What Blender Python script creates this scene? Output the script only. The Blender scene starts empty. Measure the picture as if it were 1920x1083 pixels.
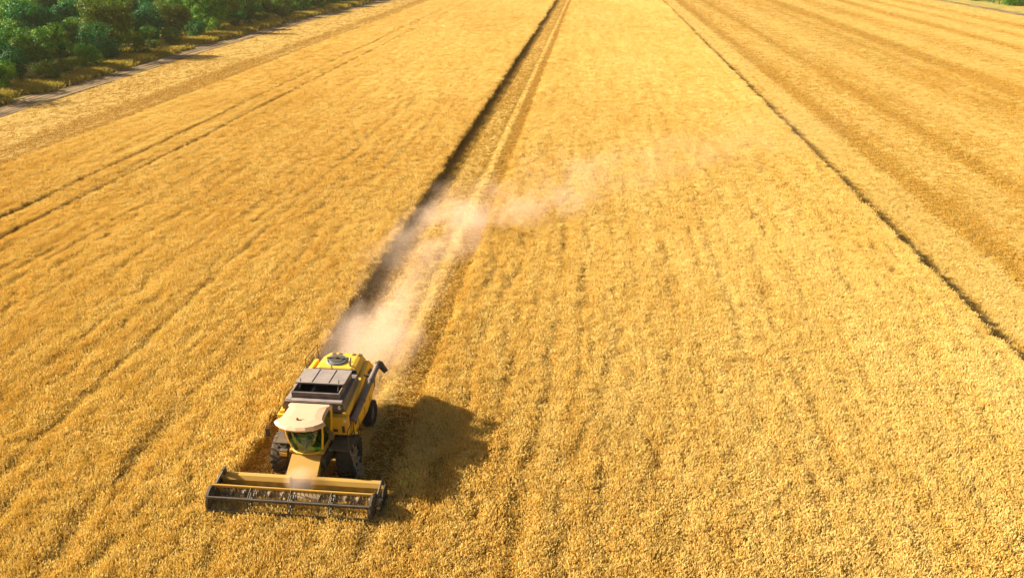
import bpy, bmesh, math, random
import numpy as np
from mathutils import Vector, Matrix
random.seed(7)
RNG = np.random.default_rng(11)
S = bpy.context.scene
COL = S.collection
R = math.radians

# ------------------------------------------------------------------ camera
CAM_H = 21.0
FPX = 1500.0                      # focal length in pixels of the 1920 wide photograph
dvx, dvy = 160.0, 660.5           # where the crop rows vanish, from the picture centre
th = math.atan2(dvy, FPX)
psi = math.atan2(dvx, math.hypot(FPX, dvy))
fh = Vector((-math.sin(psi), math.cos(psi), 0))
rt = Vector((math.cos(psi), math.sin(psi), 0))
fw = fh * math.cos(th) - Vector((0, 0, 1)) * math.sin(th)
up = fh * math.sin(th) + Vector((0, 0, 1)) * math.cos(th)
cd = bpy.data.cameras.new("camera")
cam = bpy.data.objects.new("camera", cd)
COL.objects.link(cam)
cam.matrix_world = Matrix(((rt.x, up.x, -fw.x, 0), (rt.y, up.y, -fw.y, 0), (rt.z, up.z, -fw.z, CAM_H), (0, 0, 0, 1)))
cd.sensor_width = 36.0
cd.lens = FPX / 1920.0 * 36.0
cd.clip_start = 0.5
cd.clip_end = 12000
S.camera = cam

# ------------------------------------------------------------------ light
SUN_EL = R(25.5)
sdir = Vector((6.3, -0.55, 0)).normalized()            # horizontal direction the light travels
tosun = Vector((-sdir.x * math.cos(SUN_EL), -sdir.y * math.cos(SUN_EL), math.sin(SUN_EL)))
w = bpy.data.worlds.new("World")
S.world = w
w.use_nodes = True
nt = w.node_tree
nt.nodes.clear()
wo = nt.nodes.new("ShaderNodeOutputWorld")
bg = nt.nodes.new("ShaderNodeBackground")
sky = nt.nodes.new("ShaderNodeTexSky")
sky.sky_type = 'NISHITA'
sky.sun_disc = False
sky.dust_density = 4.0
sky.sun_elevation = SUN_EL
sky.sun_rotation = math.atan2(tosun.x, tosun.y)
bg.inputs[1].default_value = 0.05
warm = nt.nodes.new("ShaderNodeMix")          # dusty harvest sky: less blue than clean air
warm.data_type = 'RGBA'; warm.blend_type = 'MULTIPLY'
warm.inputs[0].default_value = 1.0
warm.inputs[7].default_value = (1.0, 0.86, 0.68, 1)
nt.links.new(sky.outputs[0], warm.inputs[6])
nt.links.new(warm.outputs[2], bg.inputs[0])
nt.links.new(bg.outputs[0], wo.inputs[0])
sd = bpy.data.lights.new("sun", 'SUN')
sd.energy = 5.0
sd.angle = R(0.5)
sd.color = (1.0, 0.885, 0.70)
sun = bpy.data.objects.new("sun", sd)
COL.objects.link(sun)
sun.rotation_euler = tosun.to_track_quat('Z', 'Y').to_euler()
sun.location = (-60, 0, 60)
S.view_settings.view_transform = 'Standard'
S.view_settings.look = 'None'
S.view_settings.gamma = 1
S.view_settings.exposure = 1.51
S.cycles.use_denoising = True
S.cycles.max_bounces = 6
S.cycles.diffuse_bounces = 3
S.cycles.transparent_max_bounces = 8
S.cycles.volume_bounces = 1
S.cycles.volume_max_steps = 256

# ------------------------------------------------------------------ helpers
def mat(name, col, rough=0.6, metal=0.0, spec=0.5):
    m = bpy.data.materials.new(name)
    m.use_nodes = True
    b = m.node_tree.nodes["Principled BSDF"]
    b.inputs["Base Color"].default_value = (*col, 1)
    b.inputs["Roughness"].default_value = rough
    b.inputs["Metallic"].default_value = metal
    b.inputs["Specular IOR Level"].default_value = spec
    return m

def N(m, t, **kw):
    n = m.node_tree.nodes.new(t)
    for k, v in kw.items():
        if k in n.inputs:
            n.inputs[k].default_value = v
        else:
            setattr(n, k, v)
    return n

def L(m, a, b):
    m.node_tree.links.new(a, b)

def mixc(m, fac, a, b):
    n = m.node_tree.nodes.new("ShaderNodeMix")
    n.data_type = 'RGBA'
    for i, v in ((0, fac), (6, a), (7, b)):
        if hasattr(v, "is_output"):
            L(m, v, n.inputs[i])
        elif i == 0:
            n.inputs[0].default_value = v
        else:
            n.inputs[i].default_value = (*v, 1)
    return n.outputs[2]

def ramp(m, src, a, b):
    n = m.node_tree.nodes.new("ShaderNodeMapRange")
    n.inputs[1].default_value = a
    n.inputs[2].default_value = b
    L(m, src, n.inputs[0])
    return n.outputs[0]

def mathn(m, op, a, b=None):
    n = m.node_tree.nodes.new("ShaderNodeMath")
    n.operation = op
    for i, v in ((0, a), (1, b)):
        if v is None:
            continue
        if hasattr(v, "is_output"):
            L(m, v, n.inputs[i])
        else:
            n.inputs[i].default_value = v
    return n.outputs[0]

def posnoise(m, scale, detail=2.0, stretch=(1, 1, 1)):
    g = N(m, "ShaderNodeNewGeometry")
    mp = N(m, "ShaderNodeMapping")
    mp.inputs["Scale"].default_value = stretch
    L(m, g.outputs["Position"], mp.inputs[0])
    n = N(m, "ShaderNodeTexNoise", Scale=scale, Detail=detail)
    L(m, mp.outputs[0], n.inputs[0])
    return n.outputs[0]

def painted(name, col, dust=(0.55, 0.42, 0.22), amount=0.45, rough=0.45, metal=0.0):
    """paint with dust lying in patches and on faces that look up"""
    m = mat(name, col, rough, metal)
    b = m.node_tree.nodes["Principled BSDF"]
    n1 = posnoise(m, 2.3, 5)
    n2 = posnoise(m, 14, 3)
    g = N(m, "ShaderNodeNewGeometry")
    sx = N(m, "ShaderNodeSeparateXYZ")
    L(m, g.outputs["Normal"], sx.inputs[0])
    upf = ramp(m, sx.outputs[2], 0.1, 1.0)
    f = mathn(m, 'MULTIPLY', ramp(m, mathn(m, 'ADD', n1, mathn(m, 'MULTIPLY', n2, 0.4)), 0.45, 0.95), amount)
    f = mathn(m, 'ADD', f, mathn(m, 'MULTIPLY', upf, amount * 0.7))
    f = mathn(m, 'MINIMUM', f, 0.92)
    c = mixc(m, f, col, dust)
    L(m, c, b.inputs["Base Color"])
    r = mathn(m, 'ADD', mathn(m, 'MULTIPLY', f, 0.5), rough)
    L(m, r, b.inputs["Roughness"])
    return m

def obj(name, bm, m, parent=None, smooth=False, loc=None):
    me = bpy.data.meshes.new(name)
    if isinstance(bm, bmesh.types.BMesh):
        bmesh.ops.recalc_face_normals(bm, faces=bm.faces)
        bm.to_mesh(me)
        bm.free()
    else:
        me.from_pydata(*bm)
    for x in (m if isinstance(m, (list, tuple)) else [m]):
        me.materials.append(x)
    if smooth:
        for p in me.polygons:
            p.use_smooth = True
    o = bpy.data.objects.new(name, me)
    COL.objects.link(o)
    if parent:
        o.parent = parent
    if loc:
        o.location = loc
    return o

def tag(o, label=None, cat=None, group=None, kind=None):
    if label: o["label"] = label
    if cat: o["category"] = cat
    if group: o["group"] = group
    if kind: o["kind"] = kind
    return o

def empty(name, loc=(0, 0, 0), rz=0):
    o = bpy.data.objects.new(name, None)
    COL.objects.link(o)
    o.location = loc
    o.rotation_euler = (0, 0, rz)
    o.empty_display_size = 0.3
    return o

def box(bm, x0, x1, y0, y1, z0, z1, bev=0.0):
    r = bmesh.ops.create_cube(bm, size=1)
    vs = r["verts"]
    for v in vs:
        v.co = Vector(((x0 + x1) / 2 + v.co.x * (x1 - x0), (y0 + y1) / 2 + v.co.y * (y1 - y0), (z0 + z1) / 2 + v.co.z * (z1 - z0)))
    if bev > 0:
        es = list({e for v in vs for e in v.link_edges})
        bmesh.ops.bevel(bm, geom=es, offset=bev, segments=2, affect='EDGES', profile=0.7)
    return bm

def tube(bm, p, q, r, r2=None, n=12):
    p, q = Vector(p), Vector(q)
    d = q - p
    M = Matrix.Translation((p + q) / 2) @ d.to_track_quat('Z', 'Y').to_matrix().to_4x4()
    bmesh.ops.create_cone(bm, cap_ends=True, segments=n, radius1=r, radius2=r if r2 is None else r2, depth=d.length, matrix=M)
    return bm

def prism(bm, pts, axis, a, b, bev=0.0):
    """polygon pts in the plane across `axis`, pushed from a to b"""
    def P(u, v, t):
        return {'x': (t, u, v), 'y': (u, t, v), 'z': (u, v, t)}[axis]
    va = [bm.verts.new(P(u, v, a)) for u, v in pts]
    vb = [bm.verts.new(P(u, v, b)) for u, v in pts]
    fs = [bm.faces.new(va), bm.faces.new(vb[::-1])]
    n = len(pts)
    for i in range(n):
        fs.append(bm.faces.new((va[i], vb[i], vb[(i + 1) % n], va[(i + 1) % n])))
    if bev > 0:
        es = list({e for f in fs for e in f.edges})
        bmesh.ops.bevel(bm, geom=es, offset=bev, segments=2, affect='EDGES', profile=0.7)
    return bm

def loft(bm, rings, cap=True):
    vr = [[bm.verts.new(p) for p in ring] for ring in rings]
    n = len(vr[0])
    for a, b in zip(vr, vr[1:]):
        for i in range(n):
            bm.faces.new((a[i], a[(i + 1) % n], b[(i + 1) % n], b[i]))
    if cap:
        bm.faces.new(vr[0])
        bm.faces.new(vr[-1][::-1])
    return bm

def BM():
    return bmesh.new()

# value noise for the scattering
_G = np.random.default_rng(5).random((512, 512))
def vn(x, y, sx, sy, off=0.0):
    u = np.asarray(x) / sx + 37.3 + off
    v = np.asarray(y) / sy + 91.7 + off * 1.7
    i, j = np.floor(u).astype(int), np.floor(v).astype(int)
    fu, fv = u - i, v - j
    fu = fu * fu * (3 - 2 * fu)
    fv = fv * fv * (3 - 2 * fv)
    g = lambda a, b: _G[a % 512, b % 512]
    return (g(i, j) * (1 - fu) + g(i + 1, j) * fu) * (1 - fv) + (g(i, j + 1) * (1 - fu) + g(i + 1, j + 1) * fu) * fv

# ------------------------------------------------------------------ layout of the field (metres, rows run along +Y)
SW0, SW1 = -14.15, -7.5       # the swath being cut
CUT_Y = 24.35                 # the knife
WR = 22.9                     # right edge of standing wheat
WL = -56.5                    # left edge of standing wheat
EDGE_PTS = [(-60, -72.5), (94, -74.3), (162, -77.0), (229, -76.2), (301, -72.0), (420, -66)]
def left_edge(y):
    return np.interp(y, [p[0] for p in EDGE_PTS], [p[1] for p in EDGE_PTS])
def right_edge(y):
    return np.interp(y, [-60, 250, 320, 420], [124, 123.5, 120.0, 112])
TRAMS = (-42.9, -46.1)

def straw_at(x, y):
    """how much loose pale straw lies on the stubble, 0..1"""
    s = np.full(np.shape(x), 0.42)
    def band(a, b, v, soft=0.5):
        nonlocal s
        k = np.clip((x - a) / soft + .5, 0, 1) * np.clip((b - x) / soft + .5, 0, 1)
        s = s * (1 - k) + v * k
    band(SW0 - .3, SW0 + 1.5, .15)
    band(SW0 + 2.1, SW0 + 3.9, .48)
    band(SW0 + 1.5, SW0 + 1.95, -.1, .15)
    band(SW0 + 3.75, SW0 + 4.2, -.3, .12)
    band(SW0 + 4.25, SW0 + 4.8, .85, .25)
    band(SW0 + 4.9, SW1 + .3, -.4, .15)
    band(22.9, 24.4, .30)
    band(24.7, 28.3, .88, 1.0)
    band(28.7, 31.0, .05, .9)
    band(33.0, 36.5, .55, 1.5)
    band(37.7, 39.9, .05, .9)
    band(44, 50, .7, 2.5)
    band(56, 57.2, .2)
    band(60.7, 65, .02, 1.2)
    band(66, 71, .75, 2)
    band(75, 76.3, .25, .7)
    band(79, 84, .8, 2)
    band(85.5, 88.5, .1, 1)
    band(90, 96, .9, 2)
    band(97.2, 99, .3, 1)
    band(100, 105, .95, 2)
    band(108, 110, .25, 1)
    band(111, 122, .85, 2)
    band(-75, -64.5, .60, 2)
    band(-63.2, -56, .08, 1.5)
    band(-60.4, -59.9, .4, .3)
    return np.clip(s + 0.22 * (vn(x, y, 1.6, 9) - .5) + .12 * (vn(x, y, .5, 1.4) - .5), 0, 1)

# ------------------------------------------------------------------ ground
def ground_material():
    m = mat("soil", (0.2, 0.14, 0.07), 0.95, spec=0.1)
    b = m.node_tree.nodes["Principled BSDF"]
    n = posnoise(m, 0.05, 6)
    n2 = posnoise(m, 1.2, 6)
    c = mixc(m, ramp(m, n, .35, .65), (0.17, 0.13, 0.06), (0.30, 0.24, 0.09))
    c = mixc(m, mathn(m, 'MULTIPLY', n2, .5), c, (0.10, 0.12, 0.03))
    L(m, c, b.inputs["Base Color"])
    return m
bm = BM()
bmesh.ops.create_grid(bm, x_segments=60, y_segments=60, size=4000)
g_ = obj("ground", bm, ground_material())
g_.location = (0, 1500, -0.012)
tag(g_, "bare brown earth under and around the wheat field", "ground", kind="structure")

def straw_material():
    m = mat("stubble_sheet", (0.5, 0.35, 0.12), 0.9, spec=0.15)
    b = m.node_tree.nodes["Principled BSDF"]
    a = N(m, "ShaderNodeAttribute", attribute_name="straw")
    fine = posnoise(m, 9, 4, (1.0, .35, 1))
    rows = posnoise(m, 3.2, 3, (1.0, .06, 1))
    f = mathn(m, 'ADD', a.outputs["Fac"], mathn(m, 'MULTIPLY', mathn(m, 'SUBTRACT', fine, .5), .5))
    f = mathn(m, 'ADD', f, mathn(m, 'MULTIPLY', mathn(m, 'SUBTRACT', rows, .5), .35))
    c = mixc(m, ramp(m, f, 0.0, 1.0), (0.27, 0.145, 0.012), (0.66, 0.46, 0.12))
    c = mixc(m, mathn(m, 'MULTIPLY', ramp(m, fine, .58, .72), .45), c, (0.24, 0.13, 0.03))
    L(m, c, b.inputs["Base Color"])
    bp = N(m, "ShaderNodeBump", Strength=0.9, Distance=0.08)
    L(m, fine, bp.inputs["Height"])
    L(m, bp.outputs[0], b.inputs["Normal"])
    return m

def field_sheet():
    ys = np.concatenate([np.arange(-40, 60, 2.5), np.arange(60, 441, 6.0)])
    xs = np.unique(np.round(np.concatenate([np.arange(-80, -50, .6), np.arange(-50, -15, 5), np.arange(-15, -6.5, .12), np.arange(-6.5, 22, 3.0), np.arange(22, 42, .3), np.arange(42, 127, .6)]), 3))
    X, Y = np.meshgrid(xs, ys)
    X = np.clip(X, left_edge(Y)[:, :], right_edge(Y))
    Z = np.zeros_like(X)
    V = np.stack([X, Y, Z], -1).reshape(-1, 3)
    ny, nx = X.shape
    i = np.arange(ny - 1)[:, None] * nx + np.arange(nx - 1)[None]
    F = np.stack([i, i + 1, i + nx + 1, i + nx], -1).reshape(-1, 4)
    o = obj("stubble_ground", (V.tolist(), [], F.tolist()), straw_material())
    at = o.data.attributes.new("straw", 'FLOAT', 'POINT')
    at.data.foreach_set("value", straw_at(V[:, 0], V[:, 1]).astype(np.float32))
    tag(o, "cut stubble ground with pale straw bands along the rows", "field", kind="structure")
field_sheet()

# ------------------------------------------------------------------ crop materials
def crop_material(name, lo, hi, dark, trans=0.25):
    m = mat(name, lo, 0.75, spec=0.25)
    b = m.node_tree.nodes["Principled BSDF"]
    oi = N(m, "ShaderNodeObjectInfo")
    big = posnoise(m, 0.045, 3, (1, .45, 1))
    mid = posnoise(m, 0.9, 3, (1.0, .10, 1))
    fine = posnoise(m, 7, 2)
    f = mathn(m, 'ADD', mathn(m, 'MULTIPLY', oi.outputs["Random"], .30), mathn(m, 'MULTIPLY', ramp(m, mid, .3, .7), .35))
    f = mathn(m, 'ADD', f, mathn(m, 'MULTIPLY', ramp(m, big, .35, .65), .25))
    f = mathn(m, 'ADD', f, mathn(m, 'MULTIPLY', fine, .20))
    c = mixc(m, f, lo, hi)
    c = mixc(m, mathn(m, 'MULTIPLY', ramp(m, oi.outputs["Random"], .86, 1.0), .5), c, dark)
    L(m, c, b.inputs["Base Color"])
    if trans > 0:
        t = N(m, "ShaderNodeBsdfTranslucent")
        L(m, c, t.inputs[0])
        mx = N(m, "ShaderNodeMixShader")
        mx.inputs[0].default_value = trans
        L(m, b.outputs[0], mx.inputs[1])
        L(m, t.outputs[0], mx.inputs[2])
        L(m, mx.outputs[0], m.node_tree.nodes["Material Output"].inputs[0])
    return m
M_ear = crop_material("wheat_ear", (0.79, 0.54, 0.095), (0.95, 0.80, 0.36), (0.60, 0.46, 0.12), .36)
M_stem = crop_material("wheat_stem", (0.44, 0.26, 0.028), (0.62, 0.41, 0.08), (0.46, 0.33, 0.07), .32)  # stems darkened: shade between the stalks put into the colour
M_straw = crop_material("loose_straw", (0.64, 0.44, 0.10), (0.82, 0.62, 0.22), (0.6, 0.4, 0.1), .15)
M_stub = crop_material("stubble_stalk", (0.36, 0.19, 0.012), (0.56, 0.33, 0.040), (0.42, 0.22, 0.04), .15)

# ------------------------------------------------------------------ tuft prototypes (kept out of the scene, only instanced)
def strip(V, F, MI, pts, wid, mi, ang=None):
    a = random.uniform(0, math.pi) if ang is None else ang
    d = Vector((math.cos(a), math.sin(a), 0))
    base = len(V)
    for k, p in enumerate(pts):
        wk = wid[k] if isinstance(wid, (list, tuple)) else wid
        V.append(tuple(Vector(p) - d * wk / 2))
        V.append(tuple(Vector(p) + d * wk / 2))
    for k in range(len(pts) - 1):
        q = base + 2 * k
        F.append((q, q + 1, q + 3, q + 2)); MI.append(mi)

def ear(V, F, MI, p, d, ln, r, mi):
    d = d.normalized()
    s = d.orthogonal().normalized()
    t = d.cross(s)
    b = len(V)
    V.append(tuple(p))
    for k in range(4):
        a = k * math.pi / 2 + .4
        V.append(tuple(p + d * ln * .35 + (s * math.cos(a) + t * math.sin(a)) * r))
    V.append(tuple(p + d * ln))
    for k in range(4):
        F.append((b, b + 1 + k, b + 1 + (k + 1) % 4)); MI.append(mi)
        F.append((b + 5, b + 1 + (k + 1) % 4, b + 1 + k)); MI.append(mi)

def proto(name, V, F, MI, mats, coll):
    me = bpy.data.meshes.new(name)
    me.from_pydata([tuple(v) for v in V], [], F)
    for m in mats:
        me.materials.append(m)
    me.polygons.foreach_set("material_index", MI)
    o = bpy.data.objects.new(name, me)
    coll.objects.link(o)

def wheat_protos(coll, n, stalks, rad, h, er):  # one small bunch of stalks with ears and leaves
    for k in range(n):
        V, F, MI = [], [], []
        for i in range(stalks):
            a, r = random.uniform(0, 2 * math.pi), rad * math.sqrt(random.random()) * random.uniform(.8, 1.25)
            x, y = r * math.cos(a), r * math.sin(a)
            hh = h * random.uniform(.84, 1.08) * (1 - .02 * (r / rad) ** 2)
            lx, ly = random.gauss(.04, .07), random.gauss(0, .07)
            p0, p1 = Vector((x, y, 0)), Vector((x + lx * .4, y + ly * .4, hh * .6))
            p2 = Vector((x + lx, y + ly, hh - .1))
            strip(V, F, MI, [p0, p1, p2], [.012, .010, .008], 1)
            d = Vector((lx * 2 + random.gauss(.1, .35), ly * 2 + random.gauss(0, .35), 1.0))
            ear(V, F, MI, p2, d, random.uniform(.11, .16), er * random.uniform(.8, 1.25), 0)
            for q in range(2):
                b = random.uniform(0, 2 * math.pi)
                ll = random.uniform(.10, .22)
                z = hh * random.uniform(.45, .85)
                v = Vector((math.cos(b), math.sin(b), 0))
                pp = p0.lerp(p2, z / hh)
                strip(V, F, MI, [pp, pp + v * ll * .5 + Vector((0, 0, .09)), pp + v * ll + Vector((0, 0, -.02))], [.016, .02, .004], 1, b + math.pi / 2)
        proto("wheat_tuft", V, F, MI, [M_ear, M_stem], coll)

def stubble_protos(coll, n, messy):
    for k in range(n):
        V, F, MI = [], [], []
        if not messy:
            for i in range(26):
                x, y = random.gauss(0, .11), random.uniform(-.35, .35)
                hh = random.uniform(.08, .17)
                strip(V, F, MI, [(x, y, 0), (x + random.gauss(0, .03), y + random.gauss(0, .03), hh)], [.02, .014], 1)
        for i in range(34 if messy else 8):
            x, y = random.gauss(0, .22), random.gauss(0, .25)
            a, ll = random.uniform(0, 6.3), random.uniform(.12, .34)
            z0, z1 = random.uniform(.01, .12), random.uniform(.01, .12)
            dx, dy = math.cos(a) * ll / 2, math.sin(a) * ll / 2
            strip(V, F, MI, [(x - dx, y - dy, z0), (x + dx, y + dy, z1)], .022, 0, a + math.pi / 2)
        proto("stubble_tuft", V, F, MI, [M_straw, M_stub], coll)

CW = bpy.data.collections.new("wheat_protos"); wheat_protos(CW, 10, 36, .22, .78, .0115)
CWF = bpy.data.collections.new("wheat_far_protos"); wheat_protos(CWF, 8, 70, .40, .78, .020)
CS = bpy.data.collections.new("stubble_protos"); stubble_protos(CS, 6, False)
CM = bpy.data.collections.new("straw_protos"); stubble_protos(CM, 6, True)

def scatter(name, P, rz, scl, coll, nvar, tilt=None):
    n = len(P)
    me = bpy.data.meshes.new(name)
    me.vertices.add(n)
    me.vertices.foreach_set("co", P.astype(np.float32).ravel())
    rot = np.zeros((n, 3), np.float32)
    rot[:, 2] = rz
    if tilt is not None:
        rot[:, :2] = tilt
    for nm, arr in (("rot", rot), ("scl", scl)):
        a = me.attributes.new(nm, 'FLOAT_VECTOR', 'POINT')
        a.data.foreach_set("vector", np.ascontiguousarray(arr, np.float32).ravel())
    a = me.attributes.new("idx", 'INT', 'POINT')
    a.data.foreach_set("value", RNG.integers(0, nvar, n).astype(np.int32))
    o = bpy.data.objects.new(name, me)
    COL.objects.link(o)
    ng = bpy.data.node_groups.new(name, 'GeometryNodeTree')
    ng.interface.new_socket("Geometry", in_out='INPUT', socket_type='NodeSocketGeometry')
    ng.interface.new_socket("Geometry", in_out='OUTPUT', socket_type='NodeSocketGeometry')
    nn = ng.nodes
    gi, go = nn.new("NodeGroupInput"), nn.new("NodeGroupOutput")
    ci = nn.new("GeometryNodeCollectionInfo")
    ci.inputs["Collection"].default_value = coll
    ci.inputs["Separate Children"].default_value = True
    ip = nn.new("GeometryNodeInstanceOnPoints")
    ip.inputs["Pick Instance"].default_value = True
    def attr(nm, t):
        a = nn.new("GeometryNodeInputNamedAttribute")
        a.data_type = t
        a.inputs["Name"].default_value = nm
        return a.outputs[0]
    lk = ng.links.new
    lk(gi.outputs[0], ip.inputs["Points"])
    lk(ci.outputs[0], ip.inputs["Instance"])
    lk(attr("idx", 'INT'), ip.inputs["Instance Index"])
    e2r = nn.new("FunctionNodeEulerToRotation")
    lk(attr("rot", 'FLOAT_VECTOR'), e2r.inputs[0])
    lk(e2r.outputs[0], ip.inputs["Rotation"])
    lk(attr("scl", 'FLOAT_VECTOR'), ip.inputs["Scale"])
    lk(ip.outputs[0], go.inputs[0])
    md = o.modifiers.new("scatter", 'NODES')
    md.node_group = ng
    return o

def visible(x, y, margin=6.0):
    """keep what a camera near this one could see, with a generous margin"""
    q = np.stack([x, y, np.full_like(x, -CAM_H)], -1)
    f = q @ np.array(fw); r = q @ np.array(rt); u = q @ np.array(up)
    lim = 960 / FPX
    vl = 541.5 / FPX
    return (f > 1) & (np.abs(r) < lim * f + margin) & (u < vl * f + margin) & (u > -vl * f - margin * .8)

def jgrid(x0, x1, y0, y1, d):
    xs = np.arange(x0, x1, d); ys = np.arange(y0, y1, d)
    X, Y = np.meshgrid(xs, ys)
    X = X.ravel() + RNG.uniform(-.5, .5, X.size) * d * 1.1
    Y = Y.ravel() + RNG.uniform(-.5, .5, Y.size) * d * 1.1
    k = visible(X, Y)
    return X[k], Y[k]

def in_wheat(x, y):
    jag = .09 * (vn(x, y, .3, .7, 3) - .5) * 2
    a = (x > WL + jag) & (x < WR + jag)
    cut = (x > SW0 + jag) & (x < SW1 + jag) & (y > CUT_Y)
    tr = np.zeros(len(x), bool)
    for t in TRAMS:
        tr |= np.abs(x - t - .25 * (vn(x * 0, y, 1, 30, 5) - .5)) < .37
    return a & ~cut & ~tr

def wheat_height(x, y):
    """1 = full height; sinks along drill rows and where the crop is thin"""
    h = 1.0 + .11 * (vn(x, y, .36, .9) - .5) + .08 * (vn(x, y, .45, 7.0, 6) - .5) + .05 * (vn(x, y, 5, 30, 2) - .5)
    st = vn(x, y, .34, 11, 7) * .55 + vn(x, y, .34, 1.5, 9) * .45
    k = np.clip((st - .585) / .14, 0, 1)
    h -= .25 * np.clip(1.3 - y / 160, .5, 1) * k * np.clip(.45 + .6 * vn(x, y, 9, 14, 4), 0, 1)
    # long faint wheelings
    for t, wd in ((-1.7, .28), (3.4, .22), (8.7, .3), (13.4, .22), (-24.0, .3), (-31.5, .3), (-19.0, .25), (-36.5, .25)):
        c = t + 1.2 * (vn(x * 0, y, 1, 60, t) - .5)
        h -= .14 * np.exp(-((x - c) / wd) ** 2) * np.clip(vn(x * 0, y, 1, 11, t) * 2.4 - .7, 0, 1)
    return h

# near, middle and far crop
parts = []
zones = ((6, 60, .222, 1.0, CW, 10), (60, 110, .31, 1.3, CW, 10), (110, 190, .46, 1.15, CWF, 8), (190, 420, .72, 1.7, CWF, 8))
for k, (y0, y1, d, sc, coll, nv) in enumerate(zones):
    x, y = jgrid(-58, 24, y0, y1, d)
    m = in_wheat(x, y)
    x, y = x[m], y[m]
    h = wheat_height(x, y)
    m = RNG.random(len(x)) < np.clip((h - .50) / .18, 0, 1)
    x, y, h = x[m], y[m], h[m]
    n = len(x)
    s = np.empty((n, 3))
    s[:, 0] = s[:, 1] = sc * RNG.uniform(.85, 1.2, n)
    s[:, 2] = h * RNG.uniform(.96, 1.04, n)
    tilt = RNG.normal(0, .05, (n, 2))
    o = scatter("wheat_crop", np.stack([x, y, np.zeros(n)], -1), RNG.uniform(0, 6.28, n), s, coll, nv, tilt)
    tag(o, ["golden standing wheat in the foreground around the harvester", "golden standing wheat in the middle of the field",
            "golden standing wheat beyond the drifting dust", "pale golden standing wheat at the far top of the field"][k], "wheat", kind="stuff")
    print("wheat", k, n)

# crop body: the dense stems below the ears
def canopy():
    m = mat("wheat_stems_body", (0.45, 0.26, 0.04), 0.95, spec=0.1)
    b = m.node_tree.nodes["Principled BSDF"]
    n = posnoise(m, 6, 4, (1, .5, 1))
    c = mixc(m, ramp(m, n, .3, .7), (0.17, 0.09, 0.016), (0.36, 0.21, 0.04))  # dark browns paint the shade and soil among the lower stems
    L(m, c, b.inputs["Base Color"])
    bp = N(m, "ShaderNodeBump", Strength=1.0, Distance=0.15)
    L(m, n, bp.inputs["Height"]); L(m, bp.outputs[0], b.inputs["Normal"])
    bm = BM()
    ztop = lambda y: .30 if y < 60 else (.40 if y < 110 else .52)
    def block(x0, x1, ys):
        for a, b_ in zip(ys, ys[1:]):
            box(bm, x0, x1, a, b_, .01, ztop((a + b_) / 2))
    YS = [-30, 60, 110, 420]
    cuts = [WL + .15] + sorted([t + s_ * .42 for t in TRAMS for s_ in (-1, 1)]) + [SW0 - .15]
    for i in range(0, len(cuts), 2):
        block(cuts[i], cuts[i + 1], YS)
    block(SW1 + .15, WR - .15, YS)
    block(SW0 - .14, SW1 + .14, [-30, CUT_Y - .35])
    o = obj("wheat_stems", bm, m)
    tag(o, "dense lower stems of the standing wheat under the ears", "wheat", kind="stuff")
canopy()

# stubble and loose straw
def stub(y0, y1, d, sc, k):
    xs, ys = [], []
    for a, b in ((SW0, SW1), (WR, 70 if k == 0 else 122), (-76, WL)):
        x, y = jgrid(a, b, y0, y1, d * (1, .62, .45)[k] if a == SW0 else d)
        m = (x > left_edge(y) + .3)
        if a == SW0:
            m &= y > CUT_Y + .3
        xs.append(x[m]); ys.append(y[m])
    x, y = np.concatenate(xs), np.concatenate(ys)
    st = straw_at(x, y)
    # wheel marks of the harvester
    wm = np.zeros(len(x), bool)
    for t in (SW0 + 1.7, SW0 + 4.0):
        wm |= np.abs(x - t) < .26
    r = RNG.random(len(x))
    for nm, keep, coll, lab in (("stubble", (r > st * .9) & ~wm & (r > np.where(st < .03, .42, .1)), CS, "short golden stubble stalks"), ("loose_straw", (r < st * 1.1 - .25) & ~wm, CM, "loose pale straw lying in bands")):
        X, Y = x[keep], y[keep]
        n = len(X)
        s = np.empty((n, 3)); s[:, :2] = (sc * RNG.uniform(.8, 1.2, n) * np.where((X > SW0 - 1) & (X < SW1 + 1), (1, .65, .45)[k], 1))[:, None]
        s[:, 2] = RNG.uniform(.7, 1.3, n) * (1 if nm == "stubble" else (1 + .8 * np.clip(st[keep] - .5, 0, 1)))
        rz = RNG.normal(0, .12, n) if nm == "stubble" else RNG.uniform(0, 6.28, n)
        o = scatter(nm, np.stack([X, Y, np.zeros(n)], -1), rz, s, coll, 6)
        tag(o, lab + (" close behind the harvester", " further up the field", " at the far end of the field")[k], "stubble" if nm == "stubble" else "straw", kind="stuff")
        print(nm, k, n)
stub(24, 75, .30, 1.0, 0)
stub(75, 150, .50, 1.3, 1)
stub(150, 420, 1.1, 2.7, 2)

# ------------------------------------------------------------------ the track and the wood's edge
def ribbon(name, a, b, y0, y1, z, m, dx=.6, dy=4.0):
    """a strip along the left field edge, from a to b metres outside it"""
    ys = np.arange(y0, y1, dy); us = np.arange(a, b + .01, dx)
    U, Y = np.meshgrid(us, ys)
    X = left_edge(Y) - U
    Z = np.full_like(X, z)
    if name == "dirt_track":
        Z = z + .16 * (vn(X * 0 + U, Y, .8, 14, 3) - .1)
    V = np.stack([X, Y, Z], -1).reshape(-1, 3)
    ny, nx = X.shape
    i = np.arange(ny - 1)[:, None] * nx + np.arange(nx - 1)[None]
    F = np.stack([i, i + 1, i + nx + 1, i + nx], -1).reshape(-1, 4)[:, ::-1]
    return obj(name, (V.tolist(), [], F.tolist()), m, smooth=True)

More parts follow.
